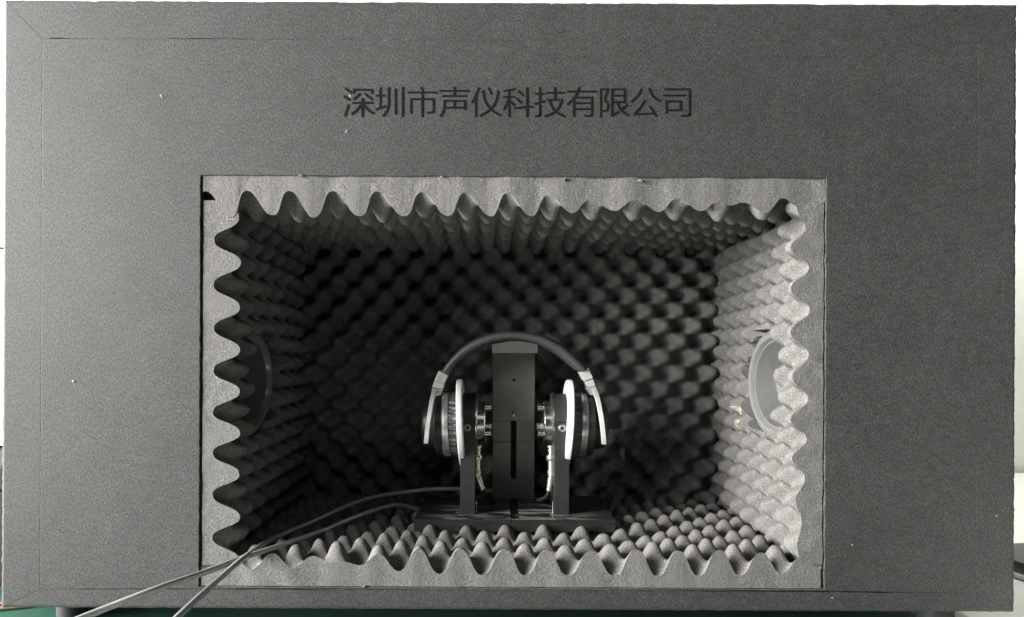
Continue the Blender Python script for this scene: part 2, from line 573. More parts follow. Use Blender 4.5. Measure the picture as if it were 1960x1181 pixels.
def foam(O, U, V, Nn, Lu, Lv, t0, A, u0, v0, rot, seed, label, hole=None, shear=0.0, cut_jit=0.0012, res=0.0016, front_fade=0.0):
    O, U, V, Nn = map(np.array, (O, U, V, Nn))
    nu, nv = int(Lu / res), int(Lv / res)
    u = np.linspace(0, Lu, nu + 1)
    v = np.linspace(0, Lv, nv + 1)
    UU, VV = np.meshgrid(u, v, indexing='ij')
    n1, n2 = smooth_noise(seed, 22), smooth_noise(seed + 1, 22)
    n3, n4 = smooth_noise(seed + 2, 70), smooth_noise(seed + 3, 320, 9)
    n5 = smooth_noise(seed + 4, 500, 9)
    wu = UU - u0 + 0.0021 * n1(UU, VV)
    wv = VV - v0 + 0.0021 * n2(UU, VV) + rot * (UU - Lu * 0.5)
    s = np.cos(2 * PI * wu / PITCH) * np.cos(2 * PI * wv / PITCH)
    # rounder knobs, narrower pits
    h01 = 0.5 + 0.5 * np.sin(PI / 2 * np.clip(s, -1, 1)) * 0.55 + 0.5 * s * 0.45
    amp = A * (1 + 0.075 * n3(UU, VV))
    H = t0 + amp * h01 + 0.00025 * n4(UU, VV)
    # the front edge was cut by hand
    e = np.exp(-VV / 0.004)
    CU = UU + shear * (H - t0) * (0.4 + 0.6 * np.exp(-VV / 0.03))
    CV = VV + cut_jit * (0.6 * n3(UU * 1.3, VV * 0 + 3) + 0.05 * n5(UU, VV * 0)) * e
    keep = np.ones((nu, nv), bool)
    if hole is not None:
        hu, hv, hr, hf = hole
        ang = np.arctan2(UU - hu, VV - hv)
        rad = np.hypot(UU - hu, VV - hv)
        rr = hf(ang)
        cu, cv = 0.5 * (u[1:] + u[:-1]), 0.5 * (v[1:] + v[:-1])
        A2, B2 = np.meshgrid(cu, cv, indexing='ij')
        a2 = np.arctan2(A2 - hu, B2 - hv)
        keep = np.hypot(A2 - hu, B2 - hv) > hf(a2)
        near = np.abs(rad - rr) < res * 0.75
        f = np.where(near, rr / np.maximum(rad, 1e-6), 1.0)
        CU = np.where(near, hu + (UU - hu) * f, CU)
        CV = np.where(near, hv + (VV - hv) * f, CV)
    P = O + CU[..., None] * U + CV[..., None] * V + H[..., None] * Nn
    idx = np.arange((nu + 1) * (nv + 1)).reshape(nu + 1, nv + 1)
    q = np.stack([idx[:-1, :-1], idx[1:, :-1], idx[1:, 1:], idx[:-1, 1:]], -1)[keep]
    flip = np.dot(np.cross(U, V), Nn) < 0
    if flip:
        q = q[:, ::-1]
    # skirts down to the glued side, with their own vertices so that the cut edge stays crisp
    edges = np.concatenate([q[:, [0, 1]], q[:, [1, 2]], q[:, [2, 3]], q[:, [3, 0]]])
    key = np.sort(edges, 1)
    kk = key[:, 0].astype(np.int64) * 10 ** 7 + key[:, 1]
    uq, inv, cnt = np.unique(kk, return_inverse=True, return_counts=True)
    be = edges[cnt[inv] == 1]
    Pf = P.reshape(-1, 3)
    Hf = H.reshape(-1)
    bidx, binv = np.unique(be.reshape(-1), return_inverse=True)
    top = Pf[bidx]
    nseg = 6
    n0 = len(Pf)
    m = len(be)
    verts = [Pf]
    faces = [q]
    rows = []
    base_h = 0.0006
    Hb = Hf[bidx]
    for j in range(nseg + 1):
        t = j / nseg
        pos = top - (Hb - base_h)[:, None] * t * Nn
        # slightly wavy cut face
        if 0 < j:
            w = smooth_noise(seed + 9, 260, 9)
            uu = top @ U
            hh = (top @ Nn) - (Hb - base_h) * t
            pos = pos + V * (0.00015 * w(uu, hh))[:, None]
        rows.append(n0 + j * len(bidx) + binv)
        verts.append(pos)
    for j in range(nseg):
        a = rows[j].reshape(m, 2); b = rows[j + 1].reshape(m, 2)
        faces.append(np.stack([a[:, 1], a[:, 0], b[:, 0], b[:, 1]], -1))
    me = bpy.data.meshes.new("foam_panel")
    Vv = np.concatenate(verts); Ff = np.concatenate(faces)
    me.vertices.add(len(Vv)); me.vertices.foreach_set("co", Vv.astype(np.float32).ravel())
    me.loops.add(Ff.size); me.loops.foreach_set("vertex_index", Ff.astype(np.int32).ravel())
    me.polygons.add(len(Ff)); me.polygons.foreach_set("loop_start", np.arange(0, Ff.size, 4, dtype=np.int32))
    me.polygons.foreach_set("loop_total", np.full(len(Ff), 4, np.int32))
    me.update(calc_edges=True)
    return link("foam_panel", me, M['foam'], BOX, smooth=True, label=label)


FY = 0.0015
T0, AMP, AMP_R = 0.0115, 0.0245, 0.0200
foam((XL + 0.0012, FY, ZB + 0.0002), (1, 0, 0), (0, 1, 0), (0, 0, 1), XR - XL - 0.003, BACK - 0.014, T0, AMP, 0.0050, 0.003, 0.040, 100,
     "pale grey egg crate foam on the floor of the box", cut_jit=0.0006)
foam((XL + 0.0012, FY, ZT + 0.0006), (1, 0, 0), (0, 1, 0), (0, 0, -1), XR - XL - 0.002, BACK - 0.014, 0.0145, AMP, 0.0232, -0.0052, 0.036, 200,
     "egg crate foam hanging under the roof of the box", shear=0.18, cut_jit=0.0010)
SPK_Y, SPK_Z = 0.073, -0.035


def hole_fn(ang):
    # ang 0 = towards the back, +pi/2 = up; the foam overlaps the near side of the rim
    base = 0.0585 + 0.0010 * np.sin(3 * ang + 1) + 0.0010 * np.sin(7 * ang) - 0.026 * np.clip(-np.cos(ang), 0, 1)
    notch = 0.0150 * np.exp(-((ang - 0.62) / 0.30) ** 2) * (0.72 + 0.28 * np.sin(ang * 22))
    return base + notch


ZS0, ZS1 = -0.2052, 0.1385
foam((XL + 0.0014, FY, ZS0), (0, 0, 1), (0, 1, 0), (1, 0, 0), ZS1 - ZS0, BACK - 0.012, 0.0105, AMP, 0.0054, 0.0, 0.0, 300,
     "egg crate foam on the shaded wall of the box", hole=(SPK_Z - ZS0, SPK_Y + 0.002, 0.0585, hole_fn), cut_jit=0.0006)
foam((XR - 0.0008, FY, ZS0 + 0.003), (0, 0, 1), (0, 1, 0), (-1, 0, 0), ZS1 - ZS0 - 0.001, BACK - 0.012, 0.0125, AMP_R, 0.0175, 0.0072, 0.0, 400,
     "brightly lit egg crate foam wall with a round speaker hole", hole=(SPK_Z - ZS0 - 0.003, SPK_Y + 0.002, 0.0585, hole_fn), shear=0.0, cut_jit=0.0010)
foam((XL + 0.001, BACK - 0.0005, ZB + 0.001), (1, 0, 0), (0, 0, 1), (0, -1, 0), XR - XL - 0.002, ZT - ZB - 0.002, T0, AMP, 0.010, 0.012, 0.0, 500,
     "dark egg crate foam on the back wall of the box", cut_jit=0.0)

# torn crumbs and flaps hanging on the cut edges
for ci, (px, py, sx, sy, y) in enumerate(((1226, 345, 11, 5, -0.0006), (845, 339, 8, 3, -0.0004),
                                          (700, 1124, 9, 3, 0.0), (575, 338, 12, 3, -0.0004), (1080, 343, 9, 3, -0.0004))):
    bm = bmesh.new()
    bmesh.ops.create_icosphere(bm, subdivisions=2, radius=1.0)
    g_ = np.random.default_rng(70 + ci)
    a_ = float(g_.uniform(-0.6, 0.6))
    c_ = PX(px, py, y)
    for v_ in bm.verts:
        k_r = 1 + 0.28 * float(g_.normal())
        X_, Z_ = v_.co.x * k_r * sx / 4080, v_.co.z * k_r * sy / 4080
        v_.co = c_ + Vector((X_ * math.cos(a_) - Z_ * math.sin(a_), v_.co.y * 0.0012 * k_r, X_ * math.sin(a_) + Z_ * math.cos(a_)))
    link("foam_crumb", from_bm("foam_crumb", bm), M['foam'], BOX, smooth=True)

# ---- speakers in the side walls
for s, xw in ((-1, XL), (1, XR)):
    ctr = (xw + s * 0.0050, SPK_Y, SPK_Z)
    ax = (-s, -0.14, 0)        # the driver sits a little askew, its near side sunk behind the foam
    ringo = lathe("speaker", [(0.0, 0.0580), (0.0225, 0.0580), (0.0238, 0.0574), (0.0240, 0.0560), (0.0232, 0.0552), (0.0246, 0.0546), (0.0268, 0.0530),
                              (0.0276, 0.0508), (0.0268, 0.0484), (0.0240, 0.0466), (0.0225, 0.0460), (0.0223, 0.0445)], ctr, ax, M['spk'], BOX, 96, cap0=False, cap1=False)
    lathe("speaker_cone", [(0.0222, 0.0448), (0.0226, 0.0446), (0.0185, 0.0340), (0.0135, 0.0170), (0.0128, 0.0140)],
          ctr, ax, M['cone'], ringo, 64, cap0=False)
    lathe("dust_cap", [(0.0130, 0.0165), (0.0155, 0.0155), (0.0178, 0.0110), (0.0188, 0.0050), (0.0190, 0.0008)], ctr, ax, M['spk'], ringo, 40)

# dried glue stuck on the right hand foam, below the speaker
for gi, (gy, gz, gr) in enumerate(((0.162, -0.070, 0.0065), (0.150, -0.086, 0.0075))):
    nz = smooth_noise(900 + gi, 400, 6)
    vs, fs = [], []
    NR, NA = 6, 22
    for i in range(NR + 1):
        for k in range(NA):
            th = 2 * PI * k / NA
            rr = gr * (i / NR) * (1 + 0.35 * math.sin(3 * th + gi) + 0.2 * math.sin(5 * th + 2 * gi))
            yy, zz = gy + rr * math.cos(th), gz + rr * math.sin(th)
            # follows the knobs of the foam
            wu = (zz - ZS0 - 0.003) - 0.0175; wv = (yy - FY) - 0.0072
            ss = math.cos(2 * PI * wu / PITCH) * math.cos(2 * PI * wv / PITCH)
            hh = 0.0125 + AMP_R * (0.5 + 0.5 * (math.sin(PI / 2 * ss) * 0.55 + ss * 0.45))
            vs.append((XR - 0.0008 - hh - 0.0016 - 0.0006 * float(nz(yy, zz)) + (0.0035 if i == NR else 0), yy, zz))
    for i in range(NR):
        for k in range(NA):
            k2 = (k + 1) % NA
            fs.append((i * NA + k, i * NA + k2, (i + 1) * NA + k2, (i + 1) * NA + k))
    link("glue_residue", from_np("glue_residue", vs, fs), M['glue'], BOX, smooth=True)

# ---- lettering on the felt above the opening
STROKES = [
    # each character: strokes in traced units (5.444 units per photo pixel, origin photo (640,140)); widths h=20, v=25
    [[(112, 155), (182, 207)], [(98, 239), (167, 284)], [(150, 325), (112, 452)], [(206, 165), (206, 215)], [(195, 174), (403, 174)],
     [(392, 165), (392, 215)], [(272, 214), (198, 277)], [(318, 214), (397, 277)], [(185, 310), (408, 310)], [(293, 258), (293, 459)],
     [(285, 318), (240, 380), (178, 430)], [(301, 318), (345, 378), (408, 423)]],
    [[(481, 147), (481, 362)], [(430, 235), (533, 235)], [(427, 380), (538, 346)], [(567, 147), (567, 310), (553, 385), (508, 452)],
     [(639, 160), (639, 431)], [(713, 147), (713, 457)]],
    [[(904, 145), (926, 187)], [(762, 202), (1074, 202)], [(801, 262), (801, 426)], [(790, 272), (1047, 272)],
     [(1034, 272), (1034, 375), (1028, 402), (1005, 411), (962, 411)], [(917, 190), (917, 460)]],
    [[(1097, 186), (1410, 186)], [(1254, 142), (1254, 240)], [(1123, 240), (1384, 240)], [(1135, 290), (1371, 290)],
     [(1147, 281), (1147, 345), (1135, 400), (1103, 453)], [(1360, 290), (1360, 385)], [(1252, 290), (1252, 360)], [(1147, 360), (1360, 360)]],
    [[(1509, 150), (1474, 235), (1432, 314)], [(1476, 225), (1476, 460)], [(1606, 150), (1639, 222)],
     [(1708, 180), (1686, 290), (1625, 380), (1515, 449)], [(1547, 180), (1572, 290), (1632, 378), (1733, 446)]],
    [[(1760, 186), (1886, 168)], [(1757, 250), (1886, 250)], [(1821, 180), (1821, 460)], [(1815, 262), (1792, 328), (1763, 387)],
     [(1834, 294), (1881, 337)], [(1916, 187), (1972, 234)], [(1898, 264), (1950, 312)], [(1871, 367), (2071, 348)], [(2008, 147), (2008, 460)]],
    [[(2089, 217), (2193, 217)], [(2143, 147), (2143, 415), (2138, 440), (2118, 448), (2090, 448)], [(2086, 323), (2194, 290)],
     [(2204, 206), (2401, 206)], [(2300, 143), (2300, 276)], [(2206, 279), (2379, 279)], [(2369, 281), (2341, 352), (2281, 415), (2190, 454)],
     [(2241, 287), (2271, 358), (2321, 413), (2400, 452)]],
    [[(2424, 193), (2738, 193)], [(2554, 145), (2516, 237), (2425, 332)], [(2496, 248), (2496, 458)], [(2506, 255), (2694, 255)],
     [(2684, 256), (2684, 412), (2678, 438), (2655, 446), (2604, 446)], [(2506, 314), (2676, 314)], [(2506, 375), (2676, 375)]],
    [[(2777, 161), (2777, 461)], [(2768, 170), (2861, 170)], [(2853, 170), (2819, 270), (2846, 312), (2851, 350), (2838, 388), (2796, 394)],
     [(2894, 161), (2894, 440)], [(2885, 170), (3036, 170)], [(3025, 170), (3025, 318)], [(2901, 235), (3021, 235)], [(2901, 301), (3021, 301)],
     [(2880, 447), (2962, 405)], [(3053, 330), (3001, 373)], [(2946, 308), (2983, 383), (3062, 441)]],
    [[(3202, 163), (3161, 237), (3092, 303)], [(3276, 158), (3321, 238), (3397, 297)], [(3237, 283), (3186, 362), (3120, 438)],
     [(3116, 431), (3331, 420)], [(3283, 343), (3360, 452)]],
    [[(3438, 169), (3712, 169)], [(3702, 170), (3702, 412), (3696, 438), (3672, 446), (3610, 446)], [(3421, 234), (3664, 234)],
     [(3461, 286), (3461, 423)], [(3451, 295), (3619, 295)], [(3608, 295), (3608, 396)], [(3461, 387), (3608, 387)]],
]


def stroke_poly(pts, lift):
    """flat ribbon of the stroke; returns verts, faces"""
    P = [Vector((640 + a / 5.444, 140 + b / 5.444)) for a, b in pts]
    if len(P) > 2:
        P3 = catmull([(p.x, p.y, 0) for p in P], 7)
        P = [Vector((p.x, p.y)) for p in P3]
    vs, fs = [], []
    for i, p in enumerate(P):
        t = (P[min(i + 1, len(P) - 1)] - P[max(i - 1, 0)]).normalized()
        w = 3.75 if abs(t.x) > 0.97 else 4.5
        n = Vector((-t.y, t.x)) * w * 0.5
        for q in (p + n, p - n):
            X = PX(q.x, q.y, 0.0)
            # undo the small roll of the camera so that the line of text lies level on the photo
            a = R(0.27)
            X = Vector((X.x * math.cos(a) - X.z * math.sin(a), 0, X.x * math.sin(a) + X.z * math.cos(a)))
            vs.append((X.x, -lift, X.z)); vs.append((X.x, 0.0004, X.z))
    for i in range(len(P) - 1):
        a, b = i * 4, (i + 1) * 4
        fs += [(a, a + 2, b + 2, b), (a, b, b + 1, a + 1), (a + 2, a + 3, b + 3, b + 2)]
    fs.append((0, 1, 3, 2))
    e = (len(P) - 1) * 4
    fs.append((e, e + 2, e + 3, e + 1))
    return vs, fs


# a thin backing bar ties the characters of the line together (hidden inside the felt)
bm = bmesh.new(); bm_box(bm, PX(660, 0, 0).x, PX(1322, 0, 0).x, 0.0006, 0.0010, PX(0, 200, 0).z, PX(0, 192, 0).z)
lett = link("lettering", from_bm("lettering", bm), M['ink'], BOX, label="dark thin Chinese company lettering on the felt above the opening")
for ch in STROKES:
    V_, F_ = [], []
    for si, st in enumerate(ch):
        v_, f_ = stroke_poly(st, 0.00022 + 0.00002 * si)
        F_ += [tuple(i + len(V_) for i in f) for f in f_]
        V_ += v_
    me = from_np("character", V_, F_)
    bm = bmesh.new(); bm.from_mesh(me); bmesh.ops.recalc_face_normals(bm, faces=bm.faces); bm.to_mesh(me); bm.free()
    link("character", me, M['ink'], lett)

# ---- loose fibres standing off the felt
NF = 42000
fx = rng.uniform(OX0 + 0.001, OX1 - 0.001, NF)
fz = rng.uniform(OZ0 + 0.001, OZ1 - 0.001, NF)
ok = ~((fx > XL - 0.0005) & (fx < XR + 0.0005) & (fz > ZB - 0.0005) & (fz < ZT + 0.0005))
ok &= ~((fx > PX(650, 0, 0).x) & (fx < PX(1332, 0, 0).x) & (fz > PX(0, 232, 0).z) & (fz < PX(0, 160, 0).z) & (rng.random(NF) < 0.97))
fx, fz = fx[ok], fz[ok]
n = len(fx)
th = rng.normal(-0.9, 0.7, n) + (rng.random(n) < 0.3) * rng.uniform(0, PI, n)
ln = rng.gamma(3.0, 0.00050, n)
dx, dz = np.cos(th), np.sin(th)
curl = rng.normal(0, 0.5, n)
dx2, dz2 = np.cos(th + curl), np.sin(th + curl)
wd = rng.uniform(0.00005, 0.00010, n)
p0 = np.stack([fx, np.full(n, 0.0003), fz], 1)
p1 = np.stack([fx + dx * ln * .5, -rng.uniform(0.0001, 0.0006, n), fz + dz * ln * .5], 1)
p2 = p1 + np.stack([dx2 * ln * .5, rng.uniform(-0.0003, 0.0003, n), dz2 * ln * .5], 1)
nn = np.stack([-dz, np.zeros(n), dx], 1) * wd[:, None]
Vv = np.stack([p0 - nn, p0 + nn, p1 - nn, p1 + nn, p2], 1).reshape(-1, 3)
b_ = (np.arange(n) * 5)[:, None]
tri = np.concatenate([b_ + [0, 1, 3], b_ + [0, 3, 2], b_ + [2, 3, 4]])
me = bpy.data.meshes.new("felt_fuzz")
me.vertices.add(len(Vv)); me.vertices.foreach_set("co", Vv.astype(np.float32).ravel())
me.loops.add(tri.size); me.loops.foreach_set("vertex_index", tri.astype(np.int32).ravel())
me.polygons.add(len(tri)); me.polygons.foreach_set("loop_start", np.arange(0, tri.size, 3, dtype=np.int32))
me.polygons.foreach_set("loop_total", np.full(len(tri), 3, np.int32))
me.update(calc_edges=True)
fz_ = link("felt_fuzz", me, M['fibre'], BOX)
fz_["kind"] = "stuff"

# white lint caught on the felt
for (px, py, l, a) in ((307, 188, 7, -55), (1595, 1141, 5, -20), (661, 253, 6, 60), (1908, 983, 3, 0), (141, 733, 5, 40), (1632, 1040, 3, 10),
                       (668, 186, 4, -50), (141, 735, 3, 10)):
    c = PX(px, py, 0)
    d = Vector((math.cos(R(a)), 0, math.sin(R(a)))) * l / 2040 * 0.5
    tube("lint", [c - d + Vector((0, -0.0006, 0)), c + Vector((0.0002, -0.0009, 0.0002)), c + d + Vector((0, -0.0006, 0))], 0.00024, M['lint'], BOX, 6, 3)

# dark scuffs where the seam along the top has rubbed open
for (xa, xb, py, rr) in ((93, 114, 77.0, 0.00055), (114, 130, 77.2, 0.0003), (318, 352, 76.6, 0.00026), (356, 404, 76.5, 0.00034), (408, 470, 76.4, 0.0002)):
    g_ = np.random.default_rng(int(xa))
    pts_ = [PX(xa + (xb - xa) * k / 5, py + float(g_.normal(0, 0.5)), 0) + Vector((0, 0.00002, 0)) for k in range(6)]
    o_ = tube("seam_scuff", pts_, rr, M['ink'], BOX, 8, 3)
    for v_ in o_.data.vertices:
        v_.co.y *= 0.25

# ------------------------------------------------------------------ headphone fixture
XC = 0.0163
ZBASE = -0.182
YA, ZA = 0.145, -0.0845           # axis of couplers and ear cups
FIX = thing("headphone_fixture", (XC, 0.15, -0.195), "black metal headphone test stand with two clamps and a tall centre column", "test fixture")

bm = bmesh.new()
x0, x1, y0, y1 = -0.0915, 0.1240, 0.089, 0.212
bm_box(bm, x0, x1, y0, y1, -0.1952, ZBASE - 0.0045, 0.0008)
tz0, tz1 = ZBASE - 0.0046, ZBASE
sw = 0.0041                        # half width of the middle slot
for (ya, yb) in ((y0, 0.1245), (0.1275, 0.1715), (0.1745, y1)):
    for (xa, xb) in ((x0, XC - sw), (XC + sw, x1)):
        bm_box(bm, xa, xb, ya, yb, tz0, tz1, 0.0005, 1)
bm_box(bm, XC - sw + 0.0001, XC + sw - 0.0001, y0 + 0.0002, 0.094, tz0, tz1 - 0.0001)
link("base_plate", from_bm("base_plate", bm), M['blackdust'], FIX)

# centre column
yc0, yc1 = 0.190, 0.203
cw = 0.0253
zt, zs1, zs2, zb2 = -0.0047, -0.0875, -0.1125, ZBASE + 0.0003
slot = 0.0034
bm = bmesh.new()
bm_box(bm, XC - cw, XC + cw, yc0, yc1, zs1 + 0.0003, zt, 0.0007)
link("column_plate", from_bm("column_plate", bm), M['column'], FIX)
bm = bmesh.new()
bm_box(bm, XC - cw, XC - slot, yc0 + 0.0004, yc1, zs2 + 0.0002, zs1 - 0.0002, 0.0004)
bm_box(bm, XC + slot, XC + cw, yc0 + 0.0004, yc1, zs2 + 0.0002, zs1 - 0.0002, 0.0004)
link("column_plate", from_bm("column_plate", bm), M['column'], FIX)
# lower plate with the round end of the slot
zend = -0.1545
bm = bmesh.new()
bm_box(bm, XC - cw, XC - slot, yc0 + 0.0002, yc1, zend, zs2 - 0.0002, 0.0004)
bm_box(bm, XC + slot, XC + cw, yc0 + 0.0002, yc1, zend, zs2 - 0.0002, 0.0004)
vsb = []
NA = 14
arc = [(XC + slot * math.cos(PI + PI * k / NA), zend + slot * math.sin(PI + PI * k / NA)) for k in range(NA + 1)]
outl = [(XC - cw, zend - 0.0001)] + [(XC - slot, zend - 0.0001)] + arc[1:-1] + [(XC + slot, zend - 0.0001), (XC + cw, zend - 0.0001), (XC + cw, zb2), (XC - cw, zb2)]
va = [bm.verts.new((x, yc0 + 0.0002, z)) for x, z in outl]
vb = [bm.verts.new((x, yc1, z)) for x, z in outl]
bm.faces.new(va); bm.faces.new(vb[::-1])
for k in range(len(outl)):
    k2 = (k + 1) % len(outl)
    bm.faces.new((va[k], vb[k], vb[k2], va[k2]))
link("column_plate", from_bm("column_plate", bm), M['column'], FIX)
box("slot_shade_sheet", XC - slot * 1.3, XC + slot * 1.3, yc1 + 0.0002, yc1 + 0.002, zend - 0.005, zs1, M['pit'], FIX)  # near-black sheet added to stand in for the shade within the slot
# screws in the column; the hole is a disc coloured like shade
lathe("screw_hole", [(0.0, 0.0031), (-0.0004, 0.0031), (-0.0005, 0.0026), (0.0006, 0.0024), (0.0008, 0.0005)], (XC, yc0 + 0.0003, -0.0375), (0, 1, 0), M['screw'], FIX, 24)
lathe("socket_shade_plug", [(0.0, 0.0023), (-0.0007, 0.0022)], (XC + 0.0001, yc0 + 0.0002, -0.0377), (0, 1, 0), M['pit'], FIX, 20)
lathe("screw", [(0.0, 0.0032), (-0.0010, 0.0031), (-0.0019, 0.0024), (-0.0021, 0.0004)], (XC, yc0, -0.0793), (0, 1, 0), M['steel'], FIX, 24)
# head rest block on top, slightly arched
bm = bmesh.new()
hw = 0.0258
top_pts = [(XC - hw + 2 * hw * k / 16, 0.0052 + 0.0036 * math.sin(PI * k / 16)) for k in range(17)]
outl = [(XC - hw, -0.0045)] + top_pts + [(XC + hw, -0.0045)]
va = [bm.verts.new((x, 0.134, z)) for x, z in outl]
vb = [bm.verts.new((x, 0.204, z)) for x, z in outl]
bm.faces.new(va); bm.faces.new(vb[::-1])
for k in range(len(outl)):
    k2 = (k + 1) % len(outl)
    bm.faces.new((va[k], vb[k], vb[k2], va[k2]))
bmesh.ops.recalc_face_normals(bm, faces=bm.faces)
link("head_rest", from_bm("head_rest", bm), M['rest'], FIX)

for s in (-1, 1):
    def xo(a, s=s):
        return XC + s * a
    lo, hi = sorted((xo(0.0437), xo(0.0598)))
    # post with the lower half of the clamp
    bm = bmesh.new()
    bm_box(bm, lo, hi, 0.111, 0.179, ZBASE + 0.0002, -0.0806, 0.0005)
    post = link("post", from_bm("post", bm), M['black'], FIX)
    # upper half of the clamp: half ring
    bm = bmesh.new()
    NA = 36
    Ro = 0.034
    outl = [(YA - Ro * math.cos(PI * k / NA), -0.0800 + 0.0290 * math.sin(PI * k / NA) ** 0.85) for k in range(NA + 1)]
    va = [bm.verts.new((lo, y, z)) for y, z in outl]
    vb = [bm.verts.new((hi, y, z)) for y, z in outl]
    bm.faces.new(va); bm.faces.new(vb[::-1])
    for k in range(len(outl)):
        k2 = (k + 1) % len(outl)
        bm.faces.new((va[k], vb[k], vb[k2], va[k2]))
    es = [e for e in bm.edges if abs(e.verts[0].co.x - e.verts[1].co.x) < 1e-6]
    bmesh.ops.bevel(bm, geom=es, offset=0.0004, segments=1, affect='EDGES')
    auto_smooth(link("clamp_cap", from_bm("clamp_cap", bm), M['black'], FIX), 40)
    # cap screw and small hole on the front, drawn as a shade-coloured plug
    xm = xo(0.0520)
    sc = lathe("clamp_screw", [(0.0, 0.0040), (-0.0006, 0.0040), (-0.0009, 0.0036), (-0.0009, 0.0019), (0.0002, 0.0018), (0.0003, 0.0003)],
               (xm, 0.1111, -0.0868), (0, 1, 0), M['screw'], FIX, 32)
    lathe("socket_shade_plug", [(0.0, 0.0019), (-0.00095, 0.0018)], (xm, 0.1110, -0.0868), (0, 1, 0), M['pit'], sc, 6)  # plug fills the recess, its dark colour painted as socket shade
    lathe("set_screw", [(0.001, 0.0016), (-0.0004, 0.0015), (-0.0005, 0.0004)], (xo(0.0500), 0.1118, -0.0742), (0, 1, 0), M['pit'], FIX, 16)
    # coupler: flange and barrel, pins on its inner end
    ax = (-s, 0, 0)
    lathe("coupler_flange", [(-0.0008, 0.0325), (0.0012, 0.0325), (0.0018, 0.0318), (0.0020, 0.0240)], (xo(0.0437), YA, ZA + 0.002), ax, M['steel'], FIX, 72)
    lathe("coupler_barrel", [(0.0, 0.0235), (0.0078, 0.0235), (0.0086, 0.0228), (0.0088, 0.0215), (0.0080, 0.0205)], (xo(0.0420), YA, ZA + 0.001), ax, M['steel'], FIX, 72)
    for (dy, dz) in ((-0.006, 0.0180), (-0.0150, -0.0105), (0.0150, -0.0060)):
        lathe("coupler_pin", [(0, 0.0046), (0.0010, 0.0046), (0.0012, 0.0042), (0.0062, 0.0042), (0.0066, 0.0046), (0.0074, 0.0046), (0.0078, 0.0040)],
              (xo(0.0340), YA + dy, ZA + dz), ax, M['steel'], FIX, 28)
    # angled coaxial plug hanging below the coupler
    xb = xo(0.0415)
    yb = 0.128
    cn = lathe("coaxial_plug", [(0.0, 0.0050), (0.002, 0.0050), (0.0022, 0.0036), (0.0040, 0.0036), (0.0042, 0.0046), (0.0055, 0.0046), (0.0057, 0.0040),
                                (0.0110, 0.0040), (0.0112, 0.0058), (0.0125, 0.0062), (0.0155, 0.0062), (0.0165, 0.0056), (0.0168, 0.0043),
                                (0.0270, 0.0043), (0.0272, 0.0050), (0.0310, 0.0052), (0.0312, 0.0046), (0.0322, 0.0046), (0.0324, 0.0050), (0.0338, 0.0050), (0.0342, 0.0042), (0.0360, 0.0038)],
               (xb, yb, -0.1080), (0.02 * s, 0, -1), M['brass'], FIX, 28)
    dirv = Vector((-s * (0.36 if s < 0 else 0.14), 0.05, -1)).normalized()
    e0 = Vector((xb, yb, -0.1425))
    lathe("strain_relief", [(0.0, 0.0036), (0.004, 0.0038), (0.0165, 0.0034), (0.0170, 0.0028)], e0, dirv, M['brass'], cn, 24)
    e1 = e0 + dirv * 0.0165
    tube("plug_cable", [e1, e1 + dirv * 0.008 + Vector((-s * 0.002, 0.004, 0)), e1 + Vector((-s * 0.010, 0.022, -0.0155)), e1 + Vector((-s * 0.013, 0.045, -0.0185)), Vector((xo(0.030), 0.206, -0.1785))],
         0.0021, M['bcable'], cn, 10, 6)
    # thin locating pin beside the post
    lathe("locating_pin", [(0, 0.0009), (0.0135, 0.0009), (0.0140, 0.0004)], (xo(0.0425), 0.116, ZBASE + 0.0002), (0, 0, 1), M['steel'], FIX, 12)

# ------------------------------------------------------------------ headphones
HP = thing("headphones", (XC, YA, ZA - 0.05), "black and silver over ear headphones clamped on the test stand", "headphones")


def px_hp(a, b, y=YA):
    return PX(780 + a / 4.9, 620 + b / 4.9, y)


outer = [(318, 445), (400, 332), (500, 232), (620, 152), (760, 97), (900, 73), (1000, 70), (1150, 82), (1300, 118), (1450, 193), (1550, 272), (1640, 362), (1682, 415)]
inner = [(388, 480), (455, 395), (545, 315), (655, 247), (790, 188), (915, 160), (1000, 155), (1130, 170), (1255, 210), (1375, 275), (1460, 340), (1550, 415), (1606, 445)]
po = catmull([px_hp(a, b) for a, b in outer], 8)
pi_ = catmull([px_hp(a, b) for a, b in inner], 8)
D2 = 0.0165                        # half depth of the band
vs, fs = [], []
NS = 28
for a, b in zip(po, pi_):
    c = (a + b) * 0.5
    hv = (a - b) * 0.5
    for k in range(NS):
        th = 2 * PI * k / NS
        cs, sn = math.cos(th), math.sin(th)
        # superellipse section: padded strap
        ex = math.copysign(abs(cs) ** 0.62, cs) * D2
        ez = math.copysign(abs(sn) ** 0.72, sn)
        # stitched fold close to the lower front edge
        groove = 1.0 - 0.10 * math.exp(-((ez + 0.62) / 0.10) ** 2)
        p = c + hv * ez + Vector((0, ex * groove, 0))
        vs.append(p)
m = len(po)
for i in range(m - 1):
    for k in range(NS):
        k2 = (k + 1) % NS
        fs.append((i * NS + k, i * NS + k2, (i + 1) * NS + k2, (i + 1) * NS + k))
fs.append(tuple(range(NS))[::-1]); fs.append(tuple((m - 1) * NS + k for k in range(NS)))
me = from_np("headband", vs, fs)
bm = bmesh.new(); bm.from_mesh(me); bmesh.ops.recalc_face_normals(bm, faces=bm.faces); bm.to_mesh(me); bm.free()
link("headband", me, M['leather'], HP, smooth=True)


